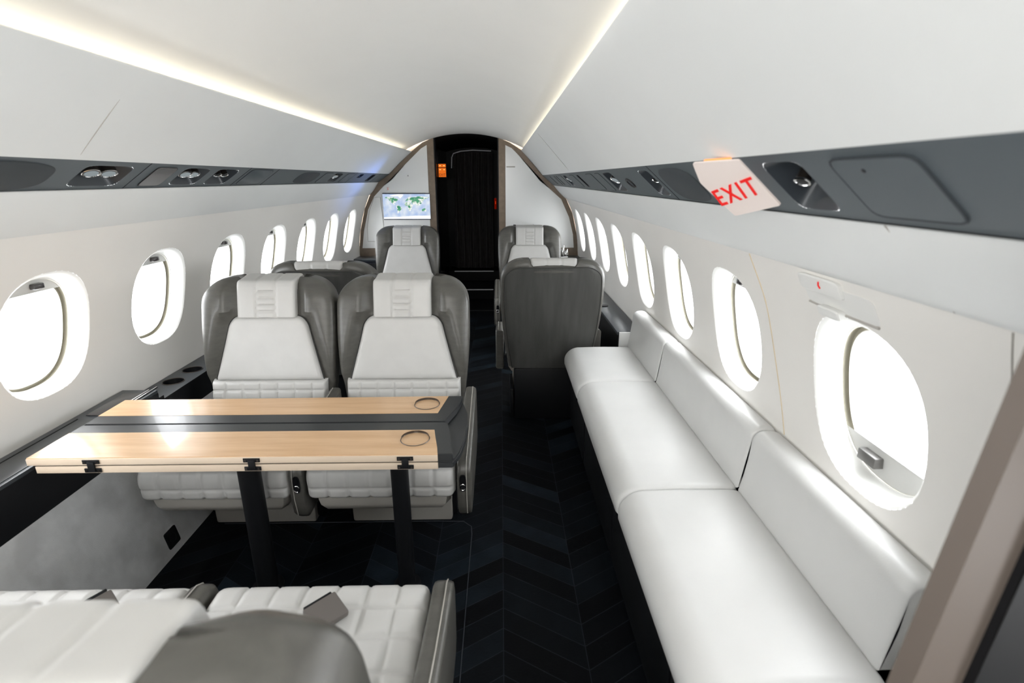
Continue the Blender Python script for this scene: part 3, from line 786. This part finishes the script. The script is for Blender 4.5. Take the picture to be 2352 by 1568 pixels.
def headrest():
    # wraps over the top
    path = []
    for i in range(26): z = .848 + (.978 - .848) * i / 25; path.append((yf(z) - .034, z, z))
    yb = yf(1.0) + .098
    for i in range(1, 9):
        a = PI / 2 * i / 8; path.append((yf(.985) - .034 + .026 * (1 - math.cos(a)), .978 + .024 * math.sin(a), 1))
    y1 = path[-1][0]
    for i in range(1, 7): path.append((y1 + (yb - .02 - y1) * i / 6, 1.002 + .012 * i / 6, 1))
    for i in range(1, 7):
        a = PI / 2 * i / 6; path.append((yb - .02 + .02 * math.sin(a), 1.014 - .02 * (1 - math.cos(a)), 1))
    path.append((yb, .970, 1))
    path = [(path[0][0] + .028, .842, 0), (path[0][0] + .012, .842, 0), (path[0][0] + .003, .844, 0)] + path
    rows = []
    for y, z, gz in path:
        row = []
        for xx in spaced(.252, .016, .006):
            x = xx - .126; e = 1 - edge(min(xx, .252 - xx), .016)
            cy, cz = yf(min(z, .97)) + .04, min(z, .97)
            v = Vector((cy - y, cz - z)); 
            if v.length: v.normalize()
            g = ladder(x, gz) if gz > 0 and gz < 1 else (.0055 * max(gl(x - .04, .0045), gl(x + .04, .0045)) if gz == 1 else 0)
            k = (e * .014 if e < .999 else .045) + g
            row.append((x, y + v.x * k, z + v.y * k))
        rows.append(row)
    bm = bmesh.new(); grid(bm, rows); return bm
def cushion():
    # profile path from the back, over the top, round the front, to the underside
    pts = []
    for i in range(61): q = i / 60; pts.append((.19 - .505 * q, .425 + .035 * smooth(0, 1, q)))
    cy, cz, r = -.315, .400, .060
    for i in range(1, 15): a = PI / 2 * i / 14; pts.append((cy - r * .9 * math.sin(a), cz + r * math.cos(a)))
    for i in range(1, 8): pts.append((-.369 + .006 * i / 7, .400 - .055 * i / 7))
    for i in range(1, 8): a = PI / 2 * i / 7; pts.append((-.363 + .03 * (1 - math.cos(a)), .345 - .02 * math.sin(a)))
    pts.append((-.28, .325))
    L = [0]
    for p, q in zip(pts, pts[1:]): L.append(L[-1] + math.dist(p, q))
    g = quilt(.0755, .082, .0070, .0377, .05, .0060)
    def at(s):
        for i in range(len(L) - 1):
            if s <= L[i + 1]: break
        t = (s - L[i]) / (L[i + 1] - L[i]); p, q = Vector(pts[i]), Vector(pts[i + 1]); d = (q - p).normalized()
        return p + (q - p) * t, Vector((-d.y, d.x))
    n = 150; rows = []
    for i in range(n + 1):
        s = L[-1] * i / n; p, nr = at(s)
        row = []
        for xx in spaced(.530, .03, .0062):
            x = xx - .265; e = 1 - edge(min(xx, .53 - xx), .03)
            k = e * .028 + (g(x, s) if .01 < s < L[-1] - .05 else 0)
            row.append((x, p.x + nr.x * k, p.y + nr.y * k))
        rows.append(row)
    bm = bmesh.new(); vs = grid(bm, rows)
    # close the two sides
    for c in (0, -1):
        try: bm.faces.new([r_[c] for r_ in vs])
        except ValueError: pass
    bmesh.ops.triangulate(bm, faces=[f for f in bm.faces if len(f.verts) > 4])
    return bm
def armrest_bm(s):
    x0, x1 = .272, .322
    bm = bmesh.new(); rows = []
    prof = [(.16, .545), (.05, .535), (-.10, .500), (-.25, .475), (-.33, .468), (-.352, .455), (-.362, .425), (-.362, .33), (-.350, .26), (-.325, .235), (-.25, .235), (.05, .27), (.16, .30)]
    cy = sum(p[0] for p in prof) / len(prof); cz = sum(p[1] for p in prof) / len(prof)
    for x, k in ((x0, .90), (x0 + .002, .955), (x0 + .008, .99), (x0 + .016, 1), (x1 - .016, 1), (x1 - .008, .985), (x1 - .002, .95), (x1, .88)):
        rows.append([(s * x, cy + (y - cy) * (1 - (1 - k) * .3), cz + (z - cz) * k) for y, z in prof])
    vs = grid(bm, rows, True); bm.faces.new(vs[0]); bm.faces.new(vs[-1])
    return bm
def panel_w(z):
    w = .165 + .070 * (max(0, .849 - z) / .277) ** 1.1
    q = max(0, (z - .797) / .052)
    if q > 0: w = w - .045 + .045 * math.sqrt(max(0.0, 1 - min(1, q) ** 2))
    return w
def make_seat(label):
    t = thing('cabin_seat', label, 'seat')
    sh = obj('backrest', seat_shell(), M_grey, t)
    bm, edge_pts = back_cover()
    bc = obj('back_cover', bm, M_weave, t); obj('piping', tube(bmesh.new(), edge_pts, .003, 6, cap=False), M_pipe, bc)
    p = pad_back(.572, .849, panel_w, .030, .018, .012, None, .004); pn = obj('back_panel', p, M_cream, t)
    bp = [(panel_w(z) * -1 - .001, yf(z) - .004, z) for z in [.574 + .2745 * i / 30 for i in range(31)]]
    bp += [(-x, y, z) for x, y, z in bp[::-1]]
    obj('piping', tube(bmesh.new(), bp, .0028, 6, cap=False), M_pipe, pn)
    q = quilt(.0755, .040, .006, .0377, .576, .0050)
    obj('lumbar_quilt', pad_back(.430, .576, lambda z: .250, .036, .012, .0055, q, .004), M_cream, t)
    obj('headrest', headrest(), M_cream, t)
    obj('seat_cushion', cushion(), M_cream, t, angle=70)
    bm = bmesh.new(); rows = []
    for z, w, y0 in ((.330, .245, -.335), (.326, .250, -.34), (.29, .243, -.335), (.262, .225, -.32), (.255, .215, -.31)):
        rows.append([(sx * w, y, z) for sx, y in ((-1, .09), (-1, y0 + .03), (-.93, y0), (.93, y0), (1, y0 + .03), (1, .09))])
    vs = grid(bm, rows, True); bm.faces.new(vs[0]); bm.faces.new(vs[-1]); obj('cushion_skirt', bm, M_taupe, t)
    obj('pedestal', B(-.21, .21, .03, .25, .0, .335, r=.012), M_black, t)
    obj('pedestal_cover', B(-.215, .215, -.04, .03, .0, .25, r=.010), M_taupe, t)
    obj('swivel_plate', B(-.235, -.216, -.02, .25, .02, .20, r=.004), M_black, t)
    obj('swivel_plate', B(.216, .235, -.02, .25, .02, .20, r=.004), M_black, t)
    for s, nm in ((1, 'armright'), (-1, 'armleft')):
        a = obj('armrest', armrest_bm(s), M_grey, t, angle=50); a['side'] = nm
        st = [(s * .306, y, z) for y, z in ((.15, .549), (.05, .538), (-.10, .503), (-.25, .478), (-.33, .470), (-.354, .456), (-.364, .425), (-.364, .33), (-.352, .26))]
        obj('stitching', tube(bmesh.new(), st, .0016, 5), M_taupe, a)
        bm = bmesh.new()
        rings(bm, lambda aa, c, d: Vector((aa, -.3625 + d, c)), s * .293, .390, [(.013, .034, 3, 0), (.012, .033, 3, -.003), (.010, .030, 3, -.001)], 28, cap=True)
        obj('control_recess', bm, M_black, a)
        obj('button', tube(bmesh.new(), [(s * .293 + .010 * math.cos(q), -.3655, .375 + .012 * math.sin(q)) for q in [2 * PI * k / 20 for k in range(20)]], .0018, 6, closed=True), M_chrome, a)
    return t
# aisle-side seat of the pair behind the table is the first; the others are copies
s0 = make_seat('cream and grey leather seat behind the table on the aisle side, facing the table')
s0.location = (-.434, 1.975, 0)
dup(s0, (-1.022, 1.975, 0), 0, 'cream and grey leather seat behind the table on the window side, facing the table', drop=('armleft', 'armright'))
near = dup(s0, (-.445, .722, 0), PI, 'nearest aisle seat, its grey shoulder and quilted cushion with a dark buckle in front')
nearw = dup(s0, (-1.034, .722, 0), PI, 'window seat this side of the table, only its quilted cushion and buckle showing', drop=('armleft', 'armright'))
dup(s0, (-.945, 3.09, 0), PI, 'grey seat back whose cream-topped headrest peeks over the pair behind the table')
dup(s0, (.285, 3.18, 0), PI, 'grey seat seen from behind at the far end of the white sofa')
dup(s0, (-.858, 4.55, 0), 0, 'cream and grey seat facing the camera below the map screen')
dup(s0, (.262, 4.55, 0), 0, 'cream and grey seat facing the camera on the right side of the dark doorway')
# seat belt buckles on the near seats
def buckle(seat, x, y, rot, tilt):
    b2 = bmesh.new(); box(b2, -.040, .040, -.032, .032, 0, .020, r=.004)
    b = obj('belt_buckle', b2, M_buck, seat); b.location = (x, y, .466); b.rotation_euler = (tilt, 0, rot)
    b2 = bmesh.new(); box(b2, -.034, .034, -.040, -.033, .003, .014, r=.002); obj('buckle_slot', b2, M_black, b)
buckle(near, -.038, -.235, .80, -.28)
buckle(nearw, -.10, -.25, 1.0, -.75)
b2 = tube(bmesh.new(), [(.06, -.245, .455), (.04, -.235, .478), (.01, -.235, .480), (-.01, -.245, .455)], .004, 6)
obj('belt_tongue', b2, M_chrome, nearw)

# ------------------------------------------------------------------ sofa
sofa = thing('sofa', 'long cream leather bench sofa with a black base under the right windows', 'sofa')
def sofa_seat(y0, y1, r=.022):
    pr = []
    pr += [(.745, .470), (.742, .484), (.736, .493), (.728, .498)]
    for i in range(20): pr.append((.718 - .278 * i / 19, .500 + .003 * math.sin(PI * i / 19)))
    for i in range(1, 15): a = PI / 2 * i / 14; pr.append((.440 - .080 * math.sin(a), .425 + .075 * math.cos(a)))
    pr += [(.361, .405), (.366, .398), (.39, .394), (.745, .394)]
    rows = []
    for yy in spaced(y1 - y0, r, .05):
        e = 1 - edge(min(yy, y1 - y0 - yy), r)
        row = []
        for x, z in pr:
            v = Vector((.60 - x, .30 - z)).normalized()
            row.append((x + v.x * e * .014, y0 + yy, z + v.y * e * .014))
        rows.append(row)
    bm = bmesh.new(); vs = grid(bm, rows)
    for k in (0, -1):
        try: bm.faces.new(vs[k])
        except ValueError: pass
    bmesh.ops.triangulate(bm, faces=[f for f in bm.faces if len(f.verts) > 4])
    return bm
def sofa_back(y0, y1, r=.020):
    pr = [(.733, .49), (.735, .50), (.741, .54), (.748, .60), (.754, .655)]
    for i in range(0, 9): a = PI / 2 * i / 8; pr.append((.788 - .033 * math.cos(a), .668 + .033 * math.sin(a)))
    pr += [(.80, .702), (.815, .700), (.829, .694), (.834, .68), (.836, .60), (.836, .49)]
    rows = []
    for yy in spaced(y1 - y0, r, .05):
        e = 1 - edge(min(yy, y1 - y0 - yy), r); row = []
        for x, z in pr:
            v = Vector((.81 - x, .58 - z)).normalized()
            row.append((x + v.x * e * .010, y0 + yy, z + v.y * e * .010))
        rows.append(row)
    bm = bmesh.new(); vs = grid(bm, rows)
    for k in (0, -1): bm.faces.new(vs[k])
    bmesh.ops.triangulate(bm, faces=[f for f in bm.faces if len(f.verts) > 4])
    return bm
Ys = [.765, 1.402, 2.305, 2.84]
for a, b in zip(Ys, Ys[1:]):
    obj('seat_cushion', sofa_seat(a + .003 if a > 1 else .735, b - .003), M_sofa, sofa)
    obj('back_cushion', sofa_back(a + .003, b - .003 + (.05 if b > 2.8 else 0)), M_sofa, sofa)
obj('base', B(.415, .80, .745, 2.83, .05, .393, r=.004), M_black, sofa)
obj('plinth', B(.45, .80, .745, 2.80, 0, .05), M_black, sofa)
obj('rail_trim', B(.372, .415, .745, 2.83, .372, .393, r=.006), M_blackg, sofa)
for y0, y1, yk in ((.76, .95, .86), (.97, 1.62, 1.44), (1.64, 2.28, 2.10), (2.30, 2.81, 2.22 + .2)):
    d = obj('drawer', B(.403, .415, y0, y1, .07, .362, r=.003), M_black, sofa)
    for q in (-.012, .012):
        obj('latch', tube(bmesh.new(), [(.403, yk + q, .33), (.398, yk + q, .33)], .008, 14), M_blackg, d)

# ------------------------------------------------------------------ folding table
tb = thing('folding_table', 'maple and charcoal folding table on two dark legs between the facing seats', 'table', (0, 0, 0))
ZT = .650
XL = -1.375
far = [(XL, 1.578), (XL, 1.775), (-.146, 1.789), (-.150, 1.74), (-.160, 1.68), (-.178, 1.62), (-.190, 1.578)]
nearp = [(XL, 1.360), (-.146, 1.360), (-.150, 1.40), (-.160, 1.46), (-.172, 1.52), (-.182, 1.572), (XL, 1.572)]
def slab_z(pts, z0, z1, m, nm, par, r=.002):
    bm = bmesh.new(); n = len(pts)
    v0 = [bm.verts.new((x, y, z0)) for x, y in pts]; v1 = [bm.verts.new((x, y, z1)) for x, y in pts]
    bm.faces.new(v0); bm.faces.new(v1)
    for i in range(n): bm.faces.new((v0[i], v0[(i + 1) % n], v1[(i + 1) % n], v1[i]))
    bmesh.ops.recalc_face_normals(bm, faces=bm.faces[:])
    if r: bmesh.ops.bevel(bm, geom=[e for e in bm.edges if abs(e.verts[0].co.z - e.verts[1].co.z) < 1e-6], offset=r, segments=2, affect='EDGES')
    return obj(nm, bm, m, par, angle=30)
lf = slab_z(far, ZT - .023, ZT, M_charw, 'tabletop_leaf', tb)
ln = slab_z(nearp, ZT - .023, ZT, M_charw, 'tabletop_leaf', tb)
slab_z([(XL + .001, 1.640), (XL + .001, 1.773), (-.198, 1.785), (-.222, 1.640)], ZT - .004, ZT + .0008, M_wood, 'wood_inlay', lf, 0)
slab_z([(XL + .001, 1.3585), (-.190, 1.3585), (-.196, 1.40), (-.208, 1.46), (-.218, 1.515), (XL + .001, 1.515)], ZT - .005, ZT + .0008, M_wood, 'wood_inlay', ln, 0)
obj('front_edge', B(XL, -.190, 1.3555, 1.361, ZT - .022, ZT - .0015, r=.001), M_edge, ln)
# folded leaf beneath, its curved end sticks out
low = [(XL + .02, 1.362), (-.146, 1.362), (-.128, 1.42), (-.118, 1.50), (-.116, 1.60), (-.124, 1.70), (-.146, 1.79), (XL + .02, 1.77)]
l3 = slab_z(low, ZT - .049, ZT - .026, M_charw, 'folded_leaf', tb, .004)
obj('front_edge', B(XL + .02, -.190, 1.3570, 1.362, ZT - .048, ZT - .0265, r=.001), M_edge, l3)
def hinge(x):
    h = bmesh.new()
    box(h, x - .024, x + .024, 1.3525, 1.3557, ZT - .017, ZT - .004, r=.001)
    box(h, x - .024, x + .024, 1.3535, 1.3572, ZT - .045, ZT - .032, r=.001)
    box(h, x - .010, x + .010, 1.349, 1.3545, ZT - .040, ZT - .010, r=.0015)
    ho = obj('hinge', h, M_black, tb)
    b3 = bmesh.new()
    for sx in (-.018, .018):
        for zz in (-.0105, -.0385): tube(b3, [(x + sx, 1.3530, ZT + zz), (x + sx, 1.3512, ZT + zz)], .003, 8)
    obj('screw', b3, M_darkm, ho)
for x in (-1.190, -.730, -.285): hinge(x)
for cx, cy in ((-.268, 1.712), (-.270, 1.452)):
    bm = bmesh.new()
    pts = [(cx + .044 * math.cos(q), cy + .044 * math.sin(q), ZT + .0015) for q in [2 * PI * k / 48 for k in range(48)]]
    bm = tube(bm, pts, .0015, 6, closed=True)
    o = obj('cup_ring', bm, M_darkm, tb)
    b3 = bmesh.new()
    grid(b3, [[(cx + .043 * math.cos(q), cy + .043 * math.sin(q), ZT + h_) for q in [PI * .02 + PI * .96 * k / 30 for k in range(31)]] for h_ in (.001, .009)])
    obj('ring_wall', b3, M_darkm, o)
for x, r in ((-.855, .036), (-.350, .030)):
    l = obj('leg', tube(bmesh.new(), [(x, 1.56, .004), (x, 1.56, .30), (x, 1.56, ZT - .05)], r, 28), M_black, tb, angle=60)
    obj('leg_foot', tube(bmesh.new(), [(x, 1.56, .0), (x, 1.56, .012)], r + .018, 28), M_black, l)
# floor joint outline around the pair of seats
joint('trim_14', [(-1.2, 1.93, .001), (-.28, 1.93, .001), (-.17, 1.925, .001), (-.135, 1.89, .001), (-.13, 1.84, .001), (-.13, .35, .001)], .0018, mat('dark joint', (.03, .035, .045), .5))

# ------------------------------------------------------------------ doorway jamb beside the camera
t = thing('door_jamb', kind='structure'); t.name = 'trim_15'
def jamb(off0, off1, y0, y1):
    zz = [0, .5, .92, 1.26, 1.6, 1.9]; xi = [.345, .372, .407, .441, .478, .50]
    return poly_prism(bmesh.new(), [(x + off0, z) for x, z in zip(xi, zz)] + [(x + off1, z) for x, z in list(zip(xi, zz))[::-1]], y0, y1)
obj('bronze_edge', jamb(0, .052, .385, .41), mat('dark bronze jamb', (.13, .105, .088), .5), t, smooth=False)
obj('black_face', poly_prism(bmesh.new(), [(.395, 0), (.422, .5), (.457, .92), (.486, 1.26), (.53, 1.9), (.95, 1.9), (.95, 0)], .375, .405), M_black, t, smooth=False)

# ------------------------------------------------------------------ light
w = bpy.data.worlds.new('bright overcast'); bpy.context.scene.world = w; w.use_nodes = True
bg = w.node_tree.nodes['Background']; bg.inputs[0].default_value = (.97, .985, 1, 1); bg.inputs[1].default_value = 12.5
for sgn, M, ks in ((-1, ML, range(-3, 8)), (1, MR, range(-3, 8))):
    for k in ks:
        l = bpy.data.lights.new('window_portal', 'AREA'); l.shape = 'RECTANGLE'; l.size = .36; l.size_y = .40
        l.cycles.is_portal = True
        o = bpy.data.objects.new('window_portal', l); C.objects.link(o)
        o.location = M(yc_of(M, k), ZC, .14); o.rotation_euler = (0, PI / 2 * (-1 if sgn < 0 else 1), 0)
def area(name, loc, rot, sx, sy, e, col=(1, 1, 1)):
    l = bpy.data.lights.new(name, 'AREA'); l.shape = 'RECTANGLE'; l.size = sx; l.size_y = sy; l.energy = e; l.color = col
    o = bpy.data.objects.new(name, l); C.objects.link(o); o.location = loc; o.rotation_euler = rot; return o
area('aft_fill_light', (-.35, -.75, 1.55), (math.radians(98), 0, 0), .9, .35, 15, (1, .98, .95))  # unseen fill light added behind the camera, aimed slightly up at the ceiling

l = bpy.data.lights.new('added_blue_spot', 'SPOT'); l.energy = 4; l.color = (.12, .30, 1); l.spot_size = 2.1; l.spot_blend = 1; l.shadow_soft_size = 0  # added spot, no fixture; imitates the map screen's blue reflection on the rail
o = bpy.data.objects.new('added_blue_spot', l); C.objects.link(o); o.location = (-.93, 4.95, 1.22)
o.rotation_euler = (Vector((-1.24, 4.85, 1.42)) - o.location).to_track_quat('-Z', 'Y').to_euler()

# ------------------------------------------------------------------ camera
f_px = 1193.0
cam = bpy.data.cameras.new('camera'); co = bpy.data.objects.new('camera', cam); C.objects.link(co)
cam.sensor_width = 36; cam.lens = f_px / 2352 * 36; cam.clip_start = .02
th = math.atan(373 / f_px); ps = math.atan(26 * math.cos(th) / f_px)
co.location = (0, 0, 1.42); co.rotation_euler = (PI / 2 - th, 0, -ps)
cam.dof.use_dof = True; cam.dof.focus_distance = 2.6; cam.dof.aperture_fstop = 3.6
sc = bpy.context.scene; sc.camera = co
sc.view_settings.view_transform = 'Standard'; sc.view_settings.look = 'None'
sc.view_settings.exposure = .09; sc.view_settings.gamma = 1
sc.cycles.use_denoising = True
sc.cycles.use_adaptive_sampling = True; sc.cycles.adaptive_threshold = .03
sc.cycles.max_bounces = 10; sc.cycles.diffuse_bounces = 7; sc.cycles.transparent_max_bounces = 8
sc.cycles.sample_clamp_indirect = 8
